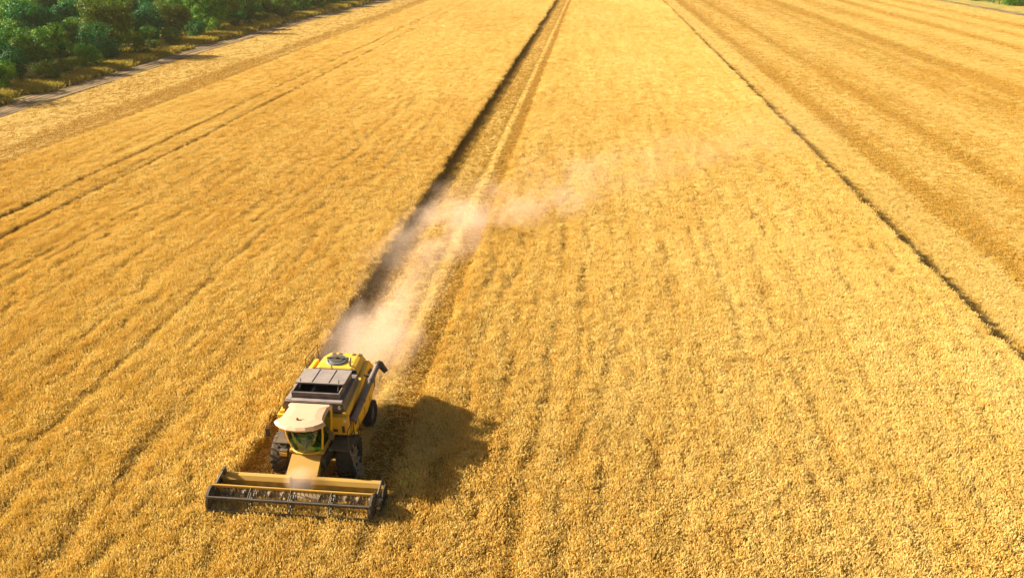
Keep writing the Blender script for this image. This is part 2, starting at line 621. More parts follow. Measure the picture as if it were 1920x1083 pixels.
def track_material():
    m = mat("track_earth", (.25, .2, .14), .95, spec=.1)
    b = m.node_tree.nodes["Principled BSDF"]
    ru = posnoise(m, 1.6, 3, (1, .05, 1)); n = posnoise(m, 2.2, 6, (1, .6, 1)); v = posnoise(m, .35, 3, (1, .5, 1))
    c = mixc(m, ramp(m, ru, .35, .65), (0.06, 0.036, 0.02), (0.34, 0.24, 0.13))
    c = mixc(m, mathn(m, 'MULTIPLY', ramp(m, n, .4, .7), .5), c, (0.18, 0.12, 0.065))
    c = mixc(m, mathn(m, 'MULTIPLY', ramp(m, v, .55, .7), .6), c, (0.16, 0.15, 0.04))
    L(m, c, b.inputs["Base Color"])
    bp = N(m, "ShaderNodeBump", Strength=1.0, Distance=.3)
    L(m, ru, bp.inputs["Height"]); L(m, bp.outputs[0], b.inputs["Normal"])
    return m
def verge_material():
    m = mat("verge_grass", (.3, .24, .05), .95, spec=.1)
    b = m.node_tree.nodes["Principled BSDF"]
    n = posnoise(m, .35, 5, (1, .5, 1)); f = posnoise(m, 3, 4)
    c = mixc(m, ramp(m, n, .4, .62), (0.40, 0.26, 0.03), (0.10, 0.15, 0.012))
    c = mixc(m, mathn(m, 'MULTIPLY', f, .6), c, (0.52, 0.42, 0.20))
    L(m, c, b.inputs["Base Color"])
    return m
tag(ribbon("dirt_track", 0.0, 5.5, 40, 420, .0, track_material(), dx=.3), "rutted grey brown dirt track along the left field edge", "track", kind="structure")
tag(ribbon("grass_verge", 5.3, 200, 40, 430, -.004, verge_material(), dx=3.0), "dry grassy verge and wood floor beside the dirt track", "verge", kind="structure")

def leaf_material(name, a, b_, c_, trans=.22):
    m = mat(name, a, .6, spec=.12)
    bs = m.node_tree.nodes["Principled BSDF"]
    oi = N(m, "ShaderNodeObjectInfo")
    n = posnoise(m, .8, 3); f = posnoise(m, 6, 2)
    c = mixc(m, oi.outputs["Random"], a, b_)
    c = mixc(m, mathn(m, 'MULTIPLY', ramp(m, n, .42, .66), .75), c, c_)  # yellow-green patches paint sunlit highlights into the foliage
    c = mixc(m, mathn(m, 'MULTIPLY', f, .35), c, (a[0] * .5, a[1] * .5, a[2] * .5))
    L(m, c, bs.inputs["Base Color"])
    t = N(m, "ShaderNodeBsdfTranslucent"); L(m, c, t.inputs[0])
    mx = N(m, "ShaderNodeMixShader"); mx.inputs[0].default_value = trans
    L(m, bs.outputs[0], mx.inputs[1]); L(m, t.outputs[0], mx.inputs[2])
    L(m, mx.outputs[0], m.node_tree.nodes["Material Output"].inputs[0])
    return m
M_leaf = [leaf_material("leaf_deep", (0.022, 0.160, 0.004), (0.055, 0.230, 0.004), (0.30, 0.43, 0.004)),
          leaf_material("leaf_olive", (0.065, 0.130, 0.003), (0.095, 0.170, 0.003), (0.27, 0.30, 0.004)),
          leaf_material("leaf_blue", (0.003, 0.11, 0.034), (0.010, 0.15, 0.026), (0.06, 0.26, 0.010))]
M_bark = mat("bark", (0.12, 0.085, 0.055), .9)
M_weed = crop_material("dry_weed", (0.20, 0.20, 0.012), (0.62, 0.42, 0.05), (0.08, 0.16, 0.01), .3)

# weeds on the verge
CV = bpy.data.collections.new("weed_protos")
for k in range(5):
    V, F, MI = [], [], []
    for i in range(40):
        x, y = random.gauss(0, .22), random.gauss(0, .3)
        a, ll = random.uniform(0, 6.3), random.uniform(.05, .3)
        h = random.uniform(.15, .55)
        strip(V, F, MI, [(x, y, 0), (x + math.cos(a) * ll * .4, y + math.sin(a) * ll * .4, h * .7), (x + math.cos(a) * ll, y + math.sin(a) * ll, h)], [.05, .05, .01], 0)
    proto("weed_tuft", V, F, MI, [M_weed], CV)
n = 16000
y = RNG.uniform(70, 380, n); u = 5.6 + np.abs(RNG.normal(0, 4.0, n)); x = left_edge(y) - u
k = (vn(x, y, 3.5, 8, 1) > .42) & visible(x, y, 10)
x, y = x[k], y[k]; n = len(x)
s = RNG.uniform(.7, 1.9, (n, 1)) * np.ones((1, 3)) * (1 + y[:, None] / 250)
s[:, 2] *= .7
tag(scatter("verge_weeds", np.stack([x, y, np.zeros(n)], -1), RNG.uniform(0, 6.28, n), s, CV, 5), "dry yellow and olive weeds between the track and the trees", "weeds", kind="stuff")

# ------------------------------------------------------------------ trees
def crown_mesh(seed, h, rad, leaves, lobes, low):
    r = random.Random(seed)
    V, F = [], []
    L_ = []
    for i in range(lobes):
        a = r.uniform(0, 6.28); q = math.sqrt(r.random())
        z = h * r.uniform(low, .86)
        k = 1 - ((z / h - .45) / .75) ** 2
        rr = rad * .72 * q * max(.25, k)
        L_.append((Vector((rr * math.cos(a), rr * math.sin(a), z)), rad * r.uniform(.28, .5)))
    for i in range(leaves):
        c, lr = r.choice(L_)
        d = Vector((r.gauss(0, 1), r.gauss(0, 1), r.gauss(.25, 1))).normalized()
        p = c + Vector((d.x, d.y, d.z * .8)) * lr * r.uniform(.72, 1.12)
        if p.z < .12:
            p.z = r.uniform(.1, .5)
        nrm = (d + Vector((r.gauss(0, .5), r.gauss(0, .5), r.gauss(.2, .5)))).normalized()
        s = r.uniform(.09, .19) * (h / 6) ** .5
        t = nrm.orthogonal().normalized()
        t = (Matrix.Rotation(r.uniform(0, 6.28), 3, nrm) @ t)
        b = nrm.cross(t)
        i0 = len(V)
        V += [p - t * s, p + b * s * .62 , p + t * s + nrm * s * .25, p - b * s * .62]
        F.append((i0, i0 + 1, i0 + 2, i0 + 3))
    me = bpy.data.meshes.new("crown")
    me.from_pydata([tuple(v) for v in V], [], F)
    return me, L_
def trunk_mesh(seed, h, lobes):
    r = random.Random(seed)
    bm = BM()
    p = Vector((0, 0, -.1)); rr = .035 * h
    top = [p]
    for k in range(4):
        q = p + Vector((r.gauss(0, .12), r.gauss(0, .12), h * .17))
        tube(bm, p, q, rr, rr * .78, 7); p = q; rr *= .78; top.append(q)
    for c, lr in lobes[:7]:
        tube(bm, r.choice(top[1:]), c, rr * .7, rr * .25, 5)
    me = bpy.data.meshes.new("trunk")
    bm.to_mesh(me); bm.free()
    me.materials.append(M_bark)
    return me
PRO = []
for i, (h, rad, nl, lob, low) in enumerate(((6.4, 3.0, 5200, 15, .22), (5.6, 3.3, 5200, 16, .16), (7.2, 2.7, 5200, 14, .2), (4.6, 2.7, 4200, 13, .12), (3.2, 2.2, 3000, 11, .12), (2.3, 1.7, 2000, 9, .15), (6.9, 3.5, 6000, 18, .2), (5.2, 2.5, 4200, 12, .2))):
    me, lb = crown_mesh(100 + i, h, rad, nl, lob, low)
    vs = []
    for mi in range(3):
        c = me.copy(); c.materials.append(M_leaf[mi]); vs.append(c)
    PRO.append((vs, trunk_mesh(300 + i, h, lb), h))

def plant(x, y, v, mi, sc, rz, nm, label, cat, group):
    cs, tm, h = PRO[v]
    e = empty(nm, (x, y, 0), rz)
    e.scale = sc
    tag(e, label, cat, group)
    a = bpy.data.objects.new("trunk", tm); COL.objects.link(a); a.parent = e
    b = bpy.data.objects.new("crown", cs[mi]); COL.objects.link(b); b.parent = e
    return e
tr = random.Random(23)
spots = []
def free(x, y, d):
    return all((x - a) ** 2 + (y - b) ** 2 > (d * e) ** 2 for a, b, e in spots)
ORD = ["first", "second", "third", "fourth", "fifth", "sixth", "seventh", "eighth", "ninth", "tenth", "eleventh", "twelfth", "thirteenth", "fourteenth",
       "fifteenth", "sixteenth", "seventeenth", "eighteenth", "nineteenth", "twentieth", "twenty-first", "twenty-second", "twenty-third", "twenty-fourth", "twenty-fifth",
       "twenty-sixth", "twenty-seventh", "twenty-eighth", "twenty-ninth", "thirtieth", "thirty-first", "thirty-second", "thirty-third", "thirty-fourth", "thirty-fifth", "thirty-sixth"]
tones = ["deep green", "yellowish olive", "bluish green"]
# front row along the track
y = 98.0; k = 0
while y < 300 and k < 34:
    gap = 118 < y < 134 or 150 < y < 156 or 190 < y < 200
    small = gap or tr.random() < .15
    v = tr.choice((4, 5, 5)) if small else tr.choice((3, 4, 1, 4, 7, 3))
    u = (8.4 if small else 11.6) + tr.uniform(-.8, 1.8) + (1.2 if gap else 0)
    x = float(left_edge(y)) - u
    mi = tr.choice((0, 0, 1, 0, 2)) if not small else tr.choice((1, 1, 0))
    s = tr.uniform(.85, 1.15) * (1.02 + y / 900)
    spots.append((x, y, 1.0 if not small else .6))
    plant(x, y, v, mi, (s, s, s * tr.uniform(.9, 1.08)), tr.uniform(0, 6.28), "shrub" if small else "leafy_tree",
          ("low %s shrub, %s plant from the near end along the dirt track" if small else "bushy %s tree, %s plant from the near end along the dirt track") % (tones[mi], ORD[k]),
          "shrub" if small else "tree", "plants lining the dirt track")
    y += (tr.uniform(3.8, 5.4) if not small else tr.uniform(2.8, 3.6)) * (1 + y / 220)
    k += 1
# the wood behind
cnt = 0
cand = []
for i in range(9000):
    y = tr.uniform(92, 400); u = tr.uniform(14.5, 190)
    cand.append((y, u))
cand.sort(key=lambda c: c[1] + .25 * c[0])
for y, u in cand:
    x = float(left_edge(y)) - u
    if not visible(np.array([x]), np.array([y]), 9)[0]:
        continue
    d = 4.7 + u / 60 + y / 140
    if not free(x, y, d * .92) or cnt >= 250:
        continue
    spots.append((x, y, 1.0)); cnt += 1
    far = u > 60 or y > 230
    mi = tr.choice((0, 0, 0, 1, 2)) if not far else tr.choice((0, 2, 2, 0, 1))
    v = tr.choice((0, 1, 2, 6, 6, 7, 3))
    s = tr.uniform(.85, 1.25) * (1.08 + max(0, u - 20) / 220 + y / 1100)
    ring = "just behind the front row" if u < 26 else ("in the middle of the wood" if not far else "deep in the far wood")
    plant(x, y, v, mi, (s, s, s * tr.uniform(.85, 1.1)), tr.uniform(0, 6.28), "leafy_tree",
          "dense %s tree %s left of the field" % (tones[mi], ring), "tree", "%s trees %s" % (tones[mi], ring))
print("wood", cnt)
# the corner beyond the right end of the field
tag(obj("grass_bank", ([(126, 240, .0), (420, 240, .0), (420, 470, 0), (112, 470, 0)], [], [(0, 1, 2, 3)]), verge_material()), "dry grass beyond the right field edge", "grass", kind="structure")
tm_ = track_material()
tag(obj("farm_track", ([(124.2, 200, .004), (129.5, 200, .004), (124.5, 330, .004), (112.5, 420, .004), (107.5, 420, .004), (119.8, 330, .004)], [], [(0, 1, 2, 5), (5, 2, 3, 4)]), tm_), "brown farm track beyond the right end of the field", "track", kind="structure")
cnt = 0; spots2 = []
for i in range(900):
    y = tr.uniform(270, 350); x = tr.uniform(136, 172) + (300 - y) * .12
    if not visible(np.array([x]), np.array([y]), 9)[0] or any((x - a) ** 2 + (y - b) ** 2 < 30 for a, b in spots2):
        continue
    spots2.append((x, y)); cnt += 1
    s = tr.uniform(.9, 1.25)
    plant(x, y, tr.choice((0, 1, 2, 6)), tr.choice((0, 2)), (s, s, s), tr.uniform(0, 6.28), "leafy_tree", "dark green tree of the small wood in the far right corner", "tree", "trees in the far right corner")
print("right wood", cnt)

# ------------------------------------------------------------------ combine harvester
YEL = painted("harvester_yellow", (0.78, 0.42, 0.004), (0.66, 0.44, 0.12), .24)
YELD = painted("dusty_yellow", (0.50, 0.27, 0.010), (0.44, 0.27, 0.065), .62)
ROOF = painted("cab_roof_cream", (0.66, 0.43, 0.27), (0.58, 0.38, 0.25), .55)
GREY = painted("tank_grey", (0.045, 0.036, 0.040), (0.36, 0.29, 0.27), .36)
LGREY = painted("cover_grey", (0.15, 0.135, 0.14), (0.34, 0.28, 0.25), .5)
DARK = painted("dark_steel", (0.022, 0.020, 0.020), (0.25, 0.19, 0.12), .25)
STEEL = painted("worn_steel", (0.24, 0.23, 0.25), (0.40, 0.29, 0.14), .55, .45, .5)
RUB = painted("rubber", (0.016, 0.015, 0.016), (0.20, 0.14, 0.08), .30, .85)
SCR = mat("screen", (0.20, 0.26, 0.32), .5, .3)
RED = mat("beacon_red", (0.35, 0.03, 0.02), .3)
LAMP = mat("lamp_glass", (0.75, 0.75, 0.7), .15, .2)
SEAT = mat("seat_fabric", (0.10, 0.13, 0.09), .9)
GL = bpy.data.materials.new("cab_glass"); GL.use_nodes = True
GL.node_tree.nodes.clear()
go_ = N(GL, "ShaderNodeOutputMaterial"); tb = N(GL, "ShaderNodeBsdfTransparent"); gb = N(GL, "ShaderNodeBsdfGlossy"); mx_ = N(GL, "ShaderNodeMixShader"); fr = N(GL, "ShaderNodeFresnel", IOR=1.6)
tb.inputs[0].default_value = (0.20, 0.46, 0.20, 1); gb.inputs[0].default_value = (.8, .95, .85, 1); gb.inputs["Roughness"].default_value = .03
L(GL, mathn(GL, 'ADD', fr.outputs[0], .06), mx_.inputs[0]); L(GL, tb.outputs[0], mx_.inputs[1]); L(GL, gb.outputs[0], mx_.inputs[2]); L(GL, mx_.outputs[0], go_.inputs[0])

H = empty("combine_harvester", (-11.0, 27.4, 0))
tag(H, "yellow combine harvester with grey grain tank and wide reel cutting the wheat", "combine harvester")

def wheel_mesh(r, wd, lugs, sgn):
    bm = BM()
    prof = [(.52 * r, -.42), (.80 * r, -.5), (.93 * r, -.47), (.97 * r, -.33), (.975 * r, 0), (.97 * r, .33), (.93 * r, .47), (.80 * r, .5), (.52 * r, .42)]
    n = 40
    rings = []
    for k in range(n):
        a = 2 * math.pi * k / n
        rings.append([bm.verts.new((x * wd, math.cos(a) * q, math.sin(a) * q)) for q, x in prof])
    for k in range(n):
        A, B = rings[k], rings[(k + 1) % n]
        for i in range(len(prof) - 1):
            bm.faces.new((A[i], A[i + 1], B[i + 1], B[i]))
        bm.faces.new((A[-1], A[0], B[0], B[-1]))
    for k in range(lugs * 2):
        a = math.pi * k / lugs
        side = 1 if k % 2 else -1
        b2 = BM()
        box(b2, -.26 * wd, .26 * wd, -.035 * r / .87, .035 * r / .87, -.03, .045)
        M = Matrix.Rotation(-a, 4, 'X') @ Matrix.Translation((side * wd * .24, 0, r * .965)) @ Matrix.Rotation(side * .6, 4, 'Z')
        b2.transform(M)
        t = bpy.data.meshes.new("t"); b2.to_mesh(t); b2.free(); bm.from_mesh(t); bpy.data.meshes.remove(t)
    return bm
def rim_mesh(r, wd, sgn):
    bm = BM()
    tube(bm, (-.30 * wd, 0, 0), (.30 * wd, 0, 0), .54 * r, n=32)
    tube(bm, (sgn * .30 * wd, 0, 0), (sgn * .42 * wd, 0, 0), .20 * r, .16 * r, 16)
    for k in range(8):
        a = k * math.pi / 4
        tube(bm, (sgn * .29 * wd, math.cos(a) * .36 * r, math.sin(a) * .36 * r), (sgn * .33 * wd, math.cos(a) * .36 * r, math.sin(a) * .36 * r), .035, n=6)
    return bm
for sg in (-1, 1):
    t = obj("drive_wheel", wheel_mesh(.88, .70, 20, sg), RUB, H, loc=(sg * 1.40, 0, .88))
    obj("rim", rim_mesh(.88, .70, sg), YELD, t)
    t = obj("rear_wheel", wheel_mesh(.60, .42, 16, sg), RUB, H, loc=(sg * 1.28, 3.75, .60))
    obj("rim", rim_mesh(.60, .42, sg), STEEL, t)
bm = BM(); tube(bm, (-1.1, 0, .88), (1.1, 0, .88), .17); tube(bm, (-1.1, 3.75, .62), (1.1, 3.75, .62), .10)
box(bm, -.62, -.45, -.5, 4.6, .85, 1.15, .02); box(bm, .45, .62, -.5, 4.6, .85, 1.15, .02)
obj("axle_frame", bm, DARK, H)

# body
bm = BM()
prism(bm, [(.15, 1.15), (.15, 2.45), (4.9, 2.35), (5.5, 1.7), (5.4, 1.1), (4.6, .95), (1.2, .95)], 'x', -1.15, 1.15, .04)
obj("body", bm, DARK, H)
bm = BM()   # straw hood behind
prism(bm, [(4.1, 2.0), (4.1, 3.0), (4.9, 2.75), (5.7, 1.9), (5.65, 1.2), (5.0, 1.15)], 'x', -1.05, 1.12, .08)
obj("straw_hood", bm, YEL, H)
for sg in (-1, 1):
    bm = BM()     # curved lower side panel
    ring = lambda s, zt, zb, x: [(sg * (x - .04), s, zt), (sg * (x + .06), s, zt - .12), (sg * (x + .08), s, (zt + zb) / 2), (sg * (x - .02), s, zb), (sg * (x - .12), s, zb), (sg * (x - .10), s, zt)]
    loft(bm, [ring(.30, 2.10, 1.62, 1.46), ring(1.2, 2.22, 1.50, 1.54), ring(2.6, 2.34, 1.40, 1.54), ring(3.9, 2.34, 1.35, 1.42), ring(4.6, 2.2, 1.4, 1.25)])
    obj("side_panel", bm, YEL, H)
    bm = BM()     # yellow rail under the tank
    ring = lambda s, z0, z1, x: [(sg * (x - .16), s, z0), (sg * x, s, z0), (sg * (x + .015), s, z1 - .05), (sg * (x - .05), s, z1), (sg * (x - .18), s, z1)]
    loft(bm, [ring(.02, 2.60, 2.92, 1.42), ring(1.5, 2.62, 2.96, 1.40), ring(2.9, 2.68, 3.04, 1.36), ring(4.2, 2.6, 3.10, 1.26)])
    obj("side_rail", bm, YEL, H)
    bm = BM()
    box(bm, min(sg * 1.12, sg * 1.36), max(sg * 1.12, sg * 1.36), .35, 4.2, 2.42, 2.66, .01)
    obj("side_vent", bm, DARK, H)
# grain tank
bm = BM()
ring = lambda s, zt, xt: [(-xt - .14, s, 2.45), (-xt - .14, s, 2.85), (-xt, s, zt), (xt, s, zt), (xt + .10, s, 2.85), (xt + .10, s, 2.45)]
loft(bm, [ring(.18, 3.30, 1.24), ring(2.62, 3.30, 1.20)])
tank = obj("grain_tank", bm, GREY, H)
bm = BM()    # lighter grey strips: sunlight on the tank top painted in
box(bm, -1.22, -1.02, .30, 2.55, 3.30, 3.325); box(bm, -1.0, 1.2, .22, .42, 3.302, 3.33)
obj("tank_deck_lit", bm, LGREY, tank)
bm = BM()    # raised collar with an open mouth in front
x0, x1, s0, s1 = -1.0, 1.06, .46, 2.30
box(bm, x0, x1, s0, s0 + .07, 3.30, 3.58, .01)
box(bm, x0, x0 + .06, s0 + .071, s1 - .061, 3.30, 3.60, .01); box(bm, x1 - .06, x1, s0 + .071, s1 - .061, 3.30, 3.60, .01)
box(bm, x0, x1, s1 - .06, s1, 3.30, 3.60, .01)
obj("tank_collar", bm, GREY, tank)
bm = BM(); box(bm, x0 + .07, x1 - .07, s0 + .08, s1 - .07, 3.29, 3.312)
obj("tank_opening_shade", bm, mat("opening_shade", (.01, .009, .008), .95), tank)  # near-black plate paints the shade inside the open mouth
bm = BM()    # hinged lid, rear two thirds, slightly raised in front
prism(bm, [(1.02, 3.66), (1.02, 3.70), (2.34, 3.66), (2.34, 3.61)], 'x', x0 - .02, x1 + .02, .008)
prism(bm, [(1.00, 3.701), (1.00, 3.74), (1.06, 3.74), (1.06, 3.701)], 'x', x0 + .02, x1 - .02)
for q in (-.35, .38):
    prism(bm, [(1.1, 3.699), (1.1, 3.72), (2.3, 3.685), (2.3, 3.663)], 'x', q - .02, q + .02)
lid = obj("tank_lid", bm, LGREY, tank)
bm = BM()
for q in (-.80, .86):
    tube(bm, (q, .9, 3.45), (q, 1.15, 3.86), .022, n=8)
obj("lid_strut", bm, DARK, tank)
# low dark deck behind the tank, engine hood
bm = BM(); box(bm, -1.20, 1.16, 2.64, 3.1, 2.5, 3.0, .02)
tube(bm, (-.9, 2.82, 3.0), (-.3, 2.82, 3.06), .07); tube(bm, (.2, 2.8, 3.0), (.2, 2.8, 3.16), .05)
obj("engine_deck", bm, DARK, H)
bm = BM()
ring = lambda s, zt, xl, xr, zb=2.4: [(xl - .14, s, zb), (xl - .10, s, zt - .28), (xl + .06, s, zt - .05), (xl + .22, s, zt), (xr - .22, s, zt), (xr - .06, s, zt - .05), (xr + .10, s, zt - .28), (xr + .14, s, zb)]
loft(bm, [ring(2.95, 3.34, -.86, 1.02), ring(3.0, 3.38, -.86, 1.02), ring(4.0, 3.38, -.80, 1.0), ring(4.55, 3.28, -.70, .94), ring(4.9, 3.02, -.55, .85), ring(5.02, 2.6, -.5, .8)])
hood = obj("engine_hood", bm, YEL, H, smooth=False)
bm = BM(); tube(bm, (-.02, 3.62, 3.36), (-.02, 3.62, 3.47), .47, .44, 28)
scr = obj("air_screen", bm, SCR, hood)
bm = BM(); tube(bm, (-.02, 3.62, 3.471), (-.02, 3.62, 3.50), .36, .34, 24); tube(bm, (-.02, 3.62, 3.50), (-.02, 3.62, 3.58), .06)
box(bm, -.46, .42, 3.58, 3.66, 3.501, 3.54)
obj("screen_hub", bm, DARK, scr)
bm = BM(); box(bm, -.92, 1.08, 2.86, 2.95, 3.05, 3.36, .01)
obj("hood_gap_shade", bm, DARK, hood)  # dark slab paints the shaded gap in front of the hood
bm = BM(); tube(bm, (.72, 3.2, 3.3), (.72, 3.2, 3.62), .05); tube(bm, (.72, 3.2, 3.62), (.72, 3.34, 3.72), .05)
obj("exhaust_pipe", bm, STEEL, H)

# unloading auger, folded back along the right side
bm = BM()
A, B = Vector((1.56, .45, 2.35)), Vector((1.86, 3.60, 3.27))
tube(bm, A, B, .135, .125, 16)
tube(bm, A + Vector((0, -.12, -.02)), A + Vector((0, .12, .02)), .175, n=16)
for t in (.35, .7):
    p = A.lerp(B, t); d = (B - A).normalized() * .05
    tube(bm, p - d, p + d, .155, n=16)
aug = obj("unloading_auger", bm, GREY, H)
bm = BM()
tube(bm, B - (B - A).normalized() * .03, B + Vector((.10, .14, .02)), .16, .16, 14)
tube(bm, B + Vector((.05, .12, .02)), B + Vector((.34, .10, -.38)), .165, .12, 14)
obj("spout", bm, DARK, aug)
bm = BM(); tube(bm, (1.48, .50, 1.7), (1.56, .45, 2.42), .15, n=14)
obj("elbow", bm, YEL, aug)
bm = BM(); box(bm, 1.4, 1.9, 2.95, 3.03, 3.02, 3.1); obj("auger_rest", bm, DARK, H)

# box right of the cab with two dark openings
bm = BM(); box(bm, .72, 1.50, -.12, .17, 1.98, 2.82, .03)
fb = obj("front_panel", bm, YEL, H)
bm = BM(); box(bm, .86, 1.06, -.135, -.11, 2.12, 2.26, .004); obj("panel_opening", bm, DARK, fb)
bm = BM(); box(bm, 1.24, 1.36, -.135, -.11, 2.10, 2.42, .004); obj("panel_opening", bm, DARK, fb)
bm = BM(); box(bm, -1.50, -.9, -.10, .17, 1.98, 2.80, .03)
obj("front_panel", bm, YEL, H)
# lamps on the tank front
for q in (.72, 1.16):
    bm = BM(); tube(bm, (q, .12, 3.18), (q, .03, 3.17), .075, .085, 12)
    o = obj("work_lamp", bm, DARK, H)
    bm = BM(); tube(bm, (q, .03, 3.17), (q, .022, 3.17), .072, n=12); obj("lamp_lens", bm, LAMP, o)

# cab
cab = BM()
box(cab, -.72, .72, -1.12, .10, 1.66, 1.80, .03)
prism(cab, [(-.1, 1.801), (-.1, 3.25), (.12, 3.25), (.12, 1.801)], 'x', -.84, .84, .02)
cabo = obj("cab", cab, YELD, H)
NS = 9
def arc(z, hw, fr_, back=-.12):
    pts = []
    for k in range(NS + 1):
        a = math.pi * k / NS
        pts.append((-math.cos(a) * hw, -.72 - abs(math.sin(a)) ** .75 * (fr_), z))
    return [(-hw, back, z)] + pts + [(hw, back, z)]
lo, md_, hi = arc(1.78, .66, .56), arc(2.55, .80, .84), arc(3.24, .84, .92)
bm = BM()
vr = [[bm.verts.new(p) for p in rr_] for rr_ in (lo, md_, hi)]
for a, b in zip(vr, vr[1:]):
    for i in range(len(a) - 1):
        bm.faces.new((a[i], a[i + 1], b[i + 1], b[i]))
obj("windscreen", bm, GL, cabo, smooth=True)
bm = BM()
for i in (0, 2, NS, NS + 2):
    for a, b in ((lo, md_), (md_, hi)):
        tube(bm, Vector(a[i]), Vector(b[i]), .045 if i in (2, NS) else .06, n=8)
for a in range(len(lo) - 1):
    tube(bm, lo[a], lo[a + 1], .04, n=6)
obj("cab_pillar", bm, YEL, cabo)
bm = BM()      # sunlit yellow door frame on the left
prism(bm, [(-.74, 1.95), (-.62, 3.2), (-.30, 3.2), (-.30, 1.95)], 'x', -.90, -.83, .01)
d_ = obj("door", bm, YEL, cabo)
bm = BM(); tube(bm, (-.93, -.36, 2.3), (-.93, -.36, 2.6), .02, n=8); obj("door_handle", bm, DARK, d_)
bm = BM(); box(bm, -.26, .26, -.62, -.16, 2.2, 2.36, .05); box(bm, -.25, .25, -.22, -.10, 2.36, 3.0, .05); box(bm, -.12, .12, -.5, -.25, 1.92, 2.2)
obj("seat", bm, SEAT, cabo)
bm = BM(); tube(bm, (0, -1.05, 1.92), (0, -.88, 2.42), .04)
tube(bm, (0, -.885, 2.41), (0, -.875, 2.44), .19, n=20); box(bm, .34, .52, -.9, -.3, 2.1, 2.42, .03); box(bm, .42, .62, -.95, -.75, 2.42, 2.7, .02)
obj("steering_console", bm, DARK, cabo)
roof = BM()
half = [(0, -1.98), (.40, -1.94), (.72, -1.80), (.93, -1.62), (1.06, -1.44), (.92, -1.22), (.86, -.9), (.84, -.28), (.93, -.16), (.90, -.02)]
outl = half + [(-x, y) for x, y in half[::-1][:-1]]
va = [roof.verts.new((x * .96, y * .97 - .02, 3.25)) for x, y in outl]
vb = [roof.verts.new((x, y, 3.33)) for x, y in outl]
vc = [roof.verts.new((x * .90, -.95 + (y + .95) * .90, 3.42)) for x, y in outl]
vd = [roof.verts.new((x * .55, -.95 + (y + .95) * .55, 3.455)) for x, y in outl]
n_ = len(outl)
for a, b in ((va, vb), (vb, vc), (vc, vd)):
    for i in range(n_):
        roof.faces.new((a[i], a[(i + 1) % n_], b[(i + 1) % n_], b[i]))
roof.faces.new(va[::-1]); roof.faces.new(vd)
ro = obj("cab_roof", roof, ROOF, cabo)
bm = BM(); tube(bm, (-.10, -1.38, 3.42), (-.10, -1.38, 3.53), .055, .045, 12); tube(bm, (-.02, -1.30, 3.44), (.16, -1.34, 3.46), .014, n=6)
obj("roof_beacon", bm, RED, ro)
bm = BM()
for q in (-.6, -.25, .25, .6):
    tube(bm, (q, -1.80 + abs(q) * .2, 3.27), (q, -1.88 + abs(q) * .2, 3.25), .06, n=10)
obj("roof_lamp", bm, LAMP, ro)
for sg in (-1, 1):
    bm = BM()
    tube(bm, (sg * .95, -1.4, 3.2), (sg * 1.30, -1.55, 3.12), .018, n=6)
    tube(bm, (sg * 1.30, -1.55, 3.14), (sg * 1.30, -1.55, 2.72), .018, n=6)
    box(bm, sg * 1.30 - .10, sg * 1.30 + .10, -1.60, -1.56, 2.74, 3.10, .015)
    obj("mirror", bm, DARK, H)
# platform and ladder on the right, fender left
bm = BM(); box(bm, .88, 1.75, -.95, .02, 1.74, 1.80, .01)
for a, b in (((1.72, -.9, 1.8), (1.72, -.9, 2.7)), ((1.72, -.05, 1.8), (1.72, -.05, 2.7)), ((1.72, -.9, 2.7), (1.72, -.05, 2.7)), ((1.72, -.9, 2.25), (1.72, -.05, 2.25))):
    tube(bm, a, b, .02, n=6)
obj("platform", bm, DARK, H)
bm = BM()
for q in (-.85, -.45):
    tube(bm, (1.74, q, 1.76), (2.05, q - .12, .55), .025, n=6)
for t in (.2, .45, .7, .95):
    box(bm, 1.72 + .31 * t, 1.90 + .31 * t, -.85 - .12 * t, -.45 - .12 * t, 1.76 - 1.21 * t - .02, 1.76 - 1.21 * t + .02)
obj("ladder", bm, STEEL, H)
bm = BM(); box(bm, -1.45, -.86, -.75, .02, 1.80, 1.86, .01); box(bm, -1.22, -.90, -.98, -.78, 1.35, 1.62, .02)
obj("fender", bm, DARK, H)
bm = BM(); box(bm, -1.2, -.9, -1.02, -.99, 1.40, 1.56, .004); obj("tool_box", bm, YELD, H)

# rails, seams and small fittings
bm = BM()
for a, b in (((-1.12, 2.7, 3.0), (-1.12, 2.7, 3.9)), ((-1.12, 4.3, 3.0), (-1.12, 4.3, 3.8)), ((-1.12, 2.7, 3.9), (-1.12, 4.3, 3.8)), ((-1.12, 2.7, 3.5), (-1.12, 4.3, 3.42))):
    tube(bm, a, b, .018, n=6)
obj("handrail", bm, DARK, H)
bm = BM()
for q in (1.0, 1.9, 2.8):
    box(bm, 1.612, 1.626, q, q + .018, 1.55, 2.1)
for q in range(7):
    box(bm, 1.16, 1.175, 3.2 + q * .13, 3.26 + q * .13, 2.55, 2.95)
obj("panel_seam", bm, DARK, H)
bm = BM()
for q in (-.45, -.15, .5, .8):
    box(bm, q, q + .16, 4.2, 4.42, 3.325, 3.345, .004)
obj("hood_vent", bm, DARK, hood)
bm = BM()
tube(bm, (0, -1.48, 1.9), (.34, -1.42, 2.5), .012, n=6)
obj("wiper", bm, DARK, cabo)
bm = BM()
for q in (1.36,):
    box(bm, q - .02, q + .10, -.15, -.122, 2.6, 2.72, .01)
obj("side_lamp", bm, LAMP, fb)

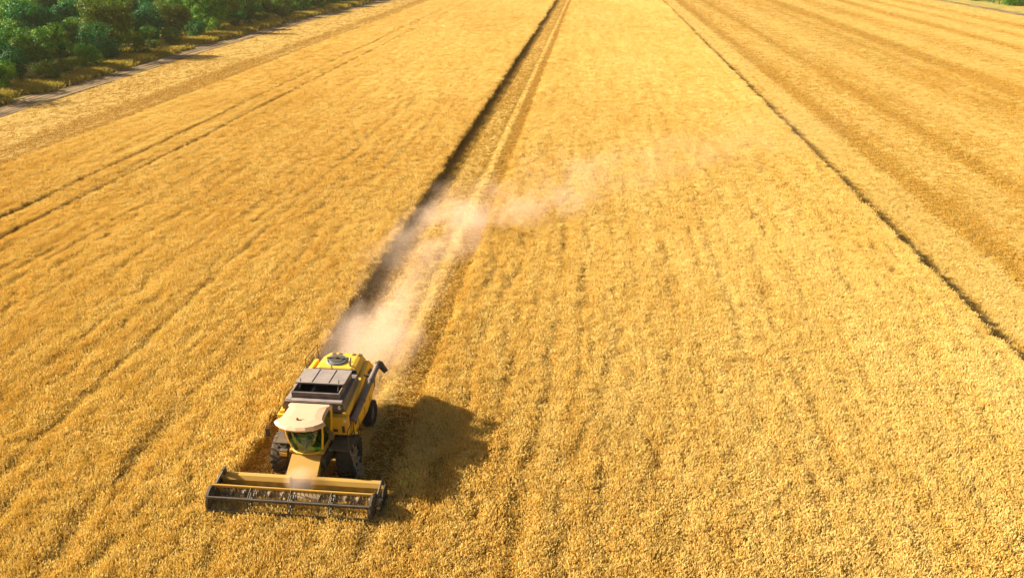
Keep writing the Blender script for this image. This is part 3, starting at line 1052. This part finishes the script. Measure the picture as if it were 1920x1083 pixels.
# feeder house
bm = BM()
ring = lambda s, zt, zb, xw: [(-xw, s, zb), (-xw, s, zt), (xw, s, zt), (xw, s, zb)]
loft(bm, [ring(-.2, 1.72, .98, .62), ring(-1.15, 1.62, .90, .62), ring(-2.02, 1.10, .42, .64)])
fh_ = obj("feeder_house", bm, YELD, H)
bm = BM()
prism(bm, [(-.35, 1.66), (-.35, 1.70), (-1.15, 1.66), (-1.15, 1.625)], 'x', -.5, .5, .004)
obj("inspection_cover", bm, YELD, fh_)
bm = BM()
tube(bm, (.72, -.3, 1.35), (.72, -2.0, .85), .05, n=8); tube(bm, (-.72, -.3, 1.2), (-.72, -2.0, .7), .05, n=8)
box(bm, .66, .86, -1.35, -.5, 1.15, 1.6, .03); tube(bm, (.86, -.7, 1.4), (.93, -.7, 1.4), .2, n=18)
obj("drive_guard", bm, DARK, fh_)

# header
HX0, HX1 = -3.28, 3.46
hd = empty("header", (0, 0, 0)); hd.parent = H
bm = BM()
prism(bm, [(-2.06, .12), (-2.06, .95), (-2.00, .95), (-2.00, .12)], 'x', HX0, HX1)
prism(bm, [(-2.061, .12), (-2.061, .16), (-3.10, .10), (-3.10, .06)], 'x', HX0, HX1)
obj("trough", bm, DARK, hd)  # dark colour paints the shadow on the wall below the beam
for a, b in ((HX0 + .08, -.42), (.46, HX1 - .04)):
    bm = BM()
    prism(bm, [(-2.16, .74), (-2.19, .98), (-2.08, 1.14), (-1.90, 1.15), (-1.80, 1.05), (-1.84, .8)], 'x', a, b, .01)
    obj("back_beam", bm, YELD, hd)
bm = BM(); tube(bm, (-.42, -2.04, .96), (.46, -2.04, .96), .05)
obj("beam_link", bm, DARK, hd)
bm = BM()
ax = Vector((0, -2.45, .52))
tube(bm, (HX0 + .06, -2.45, .52), (HX1 - .06, -2.45, .52), .17, n=20)
turns, nseg = 5.0, 150
for side in (-1, 1):
    prev = None
    for k in range(nseg + 1):
        t = k / nseg
        x = .15 + side * (3.05 - t * 2.6) if side > 0 else .1 - (3.1 - t * 2.6)
        a = side * t * turns * 2 * math.pi
        c, s_ = math.cos(a), math.sin(a)
        cur = [bm.verts.new((x, -2.45 + c * q, .52 + s_ * q)) for q in (.165, .31)]
        cur2 = [bm.verts.new((x + .02, -2.45 + c * q, .52 + s_ * q)) for q in (.165, .31)]
        if prev:
            bm.faces.new((prev[0][0], prev[0][1], cur[1], cur[0])); bm.faces.new((prev[1][0], prev[1][1], cur2[1], cur2[0]))
            bm.faces.new((prev[0][1], prev[1][1], cur2[1], cur[1]))
        prev = (cur, cur2)
for k in range(18):
    a = k * 2.4; x = -.42 + k * .055
    tube(bm, (x, -2.45, .52), (x, -2.45 + math.cos(a) * .36, .52 + math.sin(a) * .36), .014, n=6)
obj("auger", bm, STEEL, hd)
bm = BM()
box(bm, HX0, HX1, -3.14, -3.101, .05, .10)
k = HX0 + .05
while k < HX1:
    prism(bm, [(k - .022, -3.13), (k + .022, -3.13), (k, -3.27)], 'z', .06, .09)
    k += .0762 * 2
obj("cutter_bar", bm, STEEL, hd)
for x0_, x1_ in ((HX0 - .05, HX0), (HX1, HX1 + .05)):
    bm = BM()
    prism(bm, [(-1.98, .10), (-1.98, 1.20), (-2.5, 1.12), (-3.0, .62), (-3.75, .16), (-3.75, .08)], 'x', x0_, x1_, .006)
    obj("end_panel", bm, DARK, hd)
for q in (HX0 + .12, HX1 - .10):
    bm = BM()
    tube(bm, (q, -2.02, 1.32), (q, -2.9, 1.16), .05, n=8); tube(bm, (q, -2.9, 1.16), (q, -3.32, .98), .045, n=8)
    tube(bm, (q, -2.25, .75), (q, -2.85, 1.10), .03, n=8)
    box(bm, q - .05, q + .05, -2.12, -1.9, 1.12, 1.40, .01)
    obj("reel_arm", bm, DARK, hd)
# reel
RS, RZ, RR = -3.28, .93, .55
reel = empty("reel", (0, RS, RZ)); reel.parent = H
RX0, RX1 = -3.12, 3.28
bm = BM(); tube(bm, (RX0 - .04, 0, 0), (RX1 + .04, 0, 0), .075, n=14)
obj("reel_shaft", bm, GREY, reel)
NB = 6; PH = .35
xs = [RX0 + (RX1 - RX0) * k / 4 for k in range(5)]
for k, x in enumerate(xs):
    bm = BM()
    tube(bm, (x - .04, 0, 0), (x + .04, 0, 0), .15, n=18)
    for j in range(NB):
        a = PH + j * 2 * math.pi / NB
        c, s_ = math.cos(a), math.sin(a)
        b2 = (math.cos(a + 2 * math.pi / NB), math.sin(a + 2 * math.pi / NB))
        tube(bm, (x, c * .1, s_ * .1), (x, c * RR, s_ * RR), .03, n=6)
        tube(bm, (x, c * RR * .62, s_ * RR * .62), (x, b2[0] * RR * .62, b2[1] * RR * .62), .02, n=6)
        tube(bm, (x, c * RR, s_ * RR), (x, b2[0] * RR, b2[1] * RR), .018, n=6)
    if k in (0, 4):
        tube(bm, (x - .05, 0, 0), (x + .05, 0, 0), RR * 1.0, n=24)
    obj("reel_disc" if k in (0, 4) else "reel_spider", bm, DARK, reel)
for j in range(NB):
    a = PH + j * 2 * math.pi / NB
    c, s_ = math.cos(a) * RR, math.sin(a) * RR
    bm = BM()
    tube(bm, (RX0, c, s_), (RX1, c, s_), .042, n=8)
    box(bm, RX0, RX1, c - .012, c + .012, s_ - .10, s_ - .03)
    x = RX0 + .1
    while x < RX1:
        tube(bm, (x, c, s_ - .05), (x, c + .04, s_ - .29), .011, n=4)
        x += .155
    obj("reel_bat", bm, YELD if j % 3 == 1 else DARK, reel)

# cut crop lying in the header trough
n = 2600
x = RNG.uniform(-14.1, -7.65, n); y = RNG.uniform(24.30, 25.25, n)
s = np.ones((n, 3)) * RNG.uniform(.6, 1.0, (n, 1))
tag(scatter("falling_crop", np.stack([RNG.uniform(-14.05, -7.7, 420), RNG.uniform(24.05, 24.75, 420), np.full(420, .02)], -1), RNG.uniform(0, 6.28, 420), np.stack([RNG.uniform(.6, .9, 420)] * 2 + [RNG.uniform(.55, .85, 420)], -1), CW, 10, RNG.normal(0, .35, (420, 2))), "wheat stalks falling over the knife under the reel", "cut crop", kind="stuff")
tag(scatter("cut_crop", np.stack([x, y, RNG.uniform(.12, .42, n) * np.clip((y - 24.1) / .6, .25, 1)], -1), RNG.uniform(0, 6.28, n), s, CM, 6), "loose cut wheat lying in the harvester header trough", "cut crop", kind="stuff")

# ------------------------------------------------------------------ dust
def dust_material(name, build, col=(0.97, 0.80, 0.68)):
    m = bpy.data.materials.new(name); m.use_nodes = True
    m.node_tree.nodes.clear()
    out = N(m, "ShaderNodeOutputMaterial")
    pv = N(m, "ShaderNodeVolumePrincipled")
    pv.inputs["Color"].default_value = (*col, 1)
    pv.inputs["Anisotropy"].default_value = .25
    g = N(m, "ShaderNodeNewGeometry")
    sx = N(m, "ShaderNodeSeparateXYZ"); L(m, g.outputs["Position"], sx.inputs[0])
    L(m, build(m, sx.outputs[0], sx.outputs[1], sx.outputs[2]), pv.inputs["Density"])
    L(m, pv.outputs[0], out.inputs["Volume"])
    return m
def fcurve(m, src, pts):
    n = N(m, "ShaderNodeFloatCurve")
    c = n.mapping.curves[0]
    while len(c.points) > 2:
        c.points.remove(c.points[-1])
    c.points[0].location = pts[0]; c.points[1].location = pts[-1]
    for p in pts[1:-1]:
        c.points.new(*p)
    n.mapping.update()
    L(m, src, n.inputs[1])
    return n.outputs[0]
D0, D1 = 31.5, 105.0
def plume(m, X, Y, Z):
    t = ramp(m, Y, D0, D1)
    T = lambda y: (y - D0) / (D1 - D0)
    # centre, half width and thickness of the plume along the rows; curves hold values/60 etc.
    xc = fcurve(m, t, [(0, 4 / 60), (T(38), 3.3 / 60), (T(48), 3.4 / 60), (T(56), 5.2 / 60), (T(63), 9 / 60), (T(75), 19 / 60), (T(88), 31 / 60), (1, 42 / 60)])
    hw = fcurve(m, t, [(0, 2.0 / 20), (T(36), 3.6 / 20), (T(45), 4.2 / 20), (T(56), 7.5 / 20), (T(65), 12.5 / 20), (T(80), 17 / 20), (1, 18 / 20)])
    am = fcurve(m, t, [(0, .25), (T(33), .9), (T(37), 1.0), (T(41), .65), (T(46), .26), (T(50), .20), (T(54), .46), (T(58), .56), (T(62), .36), (T(68), .14), (T(80), .08), (T(92), .03), (1, 0)])
    xm = mathn(m, 'SUBTRACT', mathn(m, 'MULTIPLY', xc, 60.0), 15.0)
    q = mathn(m, 'DIVIDE', mathn(m, 'SUBTRACT', X, xm), mathn(m, 'MULTIPLY', hw, 20.0))
    fall = mathn(m, 'SUBTRACT', 1.0, mathn(m, 'POWER', mathn(m, 'ABSOLUTE', q), 2.0))
    zf = mathn(m, 'SUBTRACT', 1.0, mathn(m, 'DIVIDE', Z, 4.6))
    n1 = posnoise(m, .30, 6, (1, .55, 1.2)); n2 = posnoise(m, .95, 4, (1, .5, 1))
    nn_ = mathn(m, 'ADD', mathn(m, 'MULTIPLY', n1, .68), mathn(m, 'MULTIPLY', n2, .32))
    e = mathn(m, 'MULTIPLY', mathn(m, 'MAXIMUM', fall, 0.0), mathn(m, 'MAXIMUM', zf, 0.0))
    # noise eats into the thin edges
    k = mathn(m, 'MAXIMUM', mathn(m, 'SUBTRACT', mathn(m, 'ADD', mathn(m, 'MULTIPLY', e, .34), nn_), .665), 0.0)
    return mathn(m, 'MULTIPLY', mathn(m, 'MULTIPLY', mathn(m, 'MULTIPLY', k, am), e), DUST_K)
DUST_K = 3.2
bm = BM()
foot = [(-14.8, 31.6), (-8.4, 31.6), (-6.5, 45), (0, 55), (20, 66), (44, 92), (44, 105), (14, 105), (-12, 78), (-20, 64), (-19, 44)]
prism(bm, foot, 'z', .05, 4.6)
dc = obj("dust_cloud", bm, dust_material("dust", plume))
tag(dc, "pinkish dust blown up behind the harvester and drifting right", "dust", kind="stuff")
def puff(m, X, Y, Z):
    def sq(a, c, r):
        v = mathn(m, 'DIVIDE', mathn(m, 'SUBTRACT', a, c), r)
        return mathn(m, 'MULTIPLY', v, v)
    d = mathn(m, 'ADD', mathn(m, 'ADD', sq(X, -10.95, .75), sq(Y, 25.25, .62)), sq(Z, 1.15, .6))
    f = mathn(m, 'MAXIMUM', mathn(m, 'SUBTRACT', 1.0, d), 0)
    return mathn(m, 'MULTIPLY', mathn(m, 'MULTIPLY', f, posnoise(m, 2, 4)), 1.9)
bm = BM(); bmesh.ops.create_icosphere(bm, subdivisions=3, radius=1.0, matrix=Matrix.Translation((-10.95, 25.25, 1.15)) @ Matrix.Diagonal((.78, .65, .62, 1)))
tag(obj("dust_puff", bm, dust_material("dust_small", puff)), "small puff of dust above the middle of the header", "dust", kind="stuff")

# ------------------------------------------------------------------ the air
hz = bpy.data.materials.new("haze"); hz.use_nodes = True; hz.node_tree.nodes.clear()
ho = N(hz, "ShaderNodeOutputMaterial"); hv = N(hz, "ShaderNodeVolumePrincipled")
hv.inputs["Color"].default_value = (1.0, 0.95, 0.86, 1)
hv.inputs["Density"].default_value = 0.00008
hv.inputs["Anisotropy"].default_value = 0.2
L(hz, hv.outputs[0], ho.inputs["Volume"])
bm = BM(); box(bm, -420, 330, -90, 620, -1.2, 24)
tag(obj("haze", bm, hz), "thin pale air over the whole field", "haze", kind="stuff")
g_.scale = (1, 1, 1)
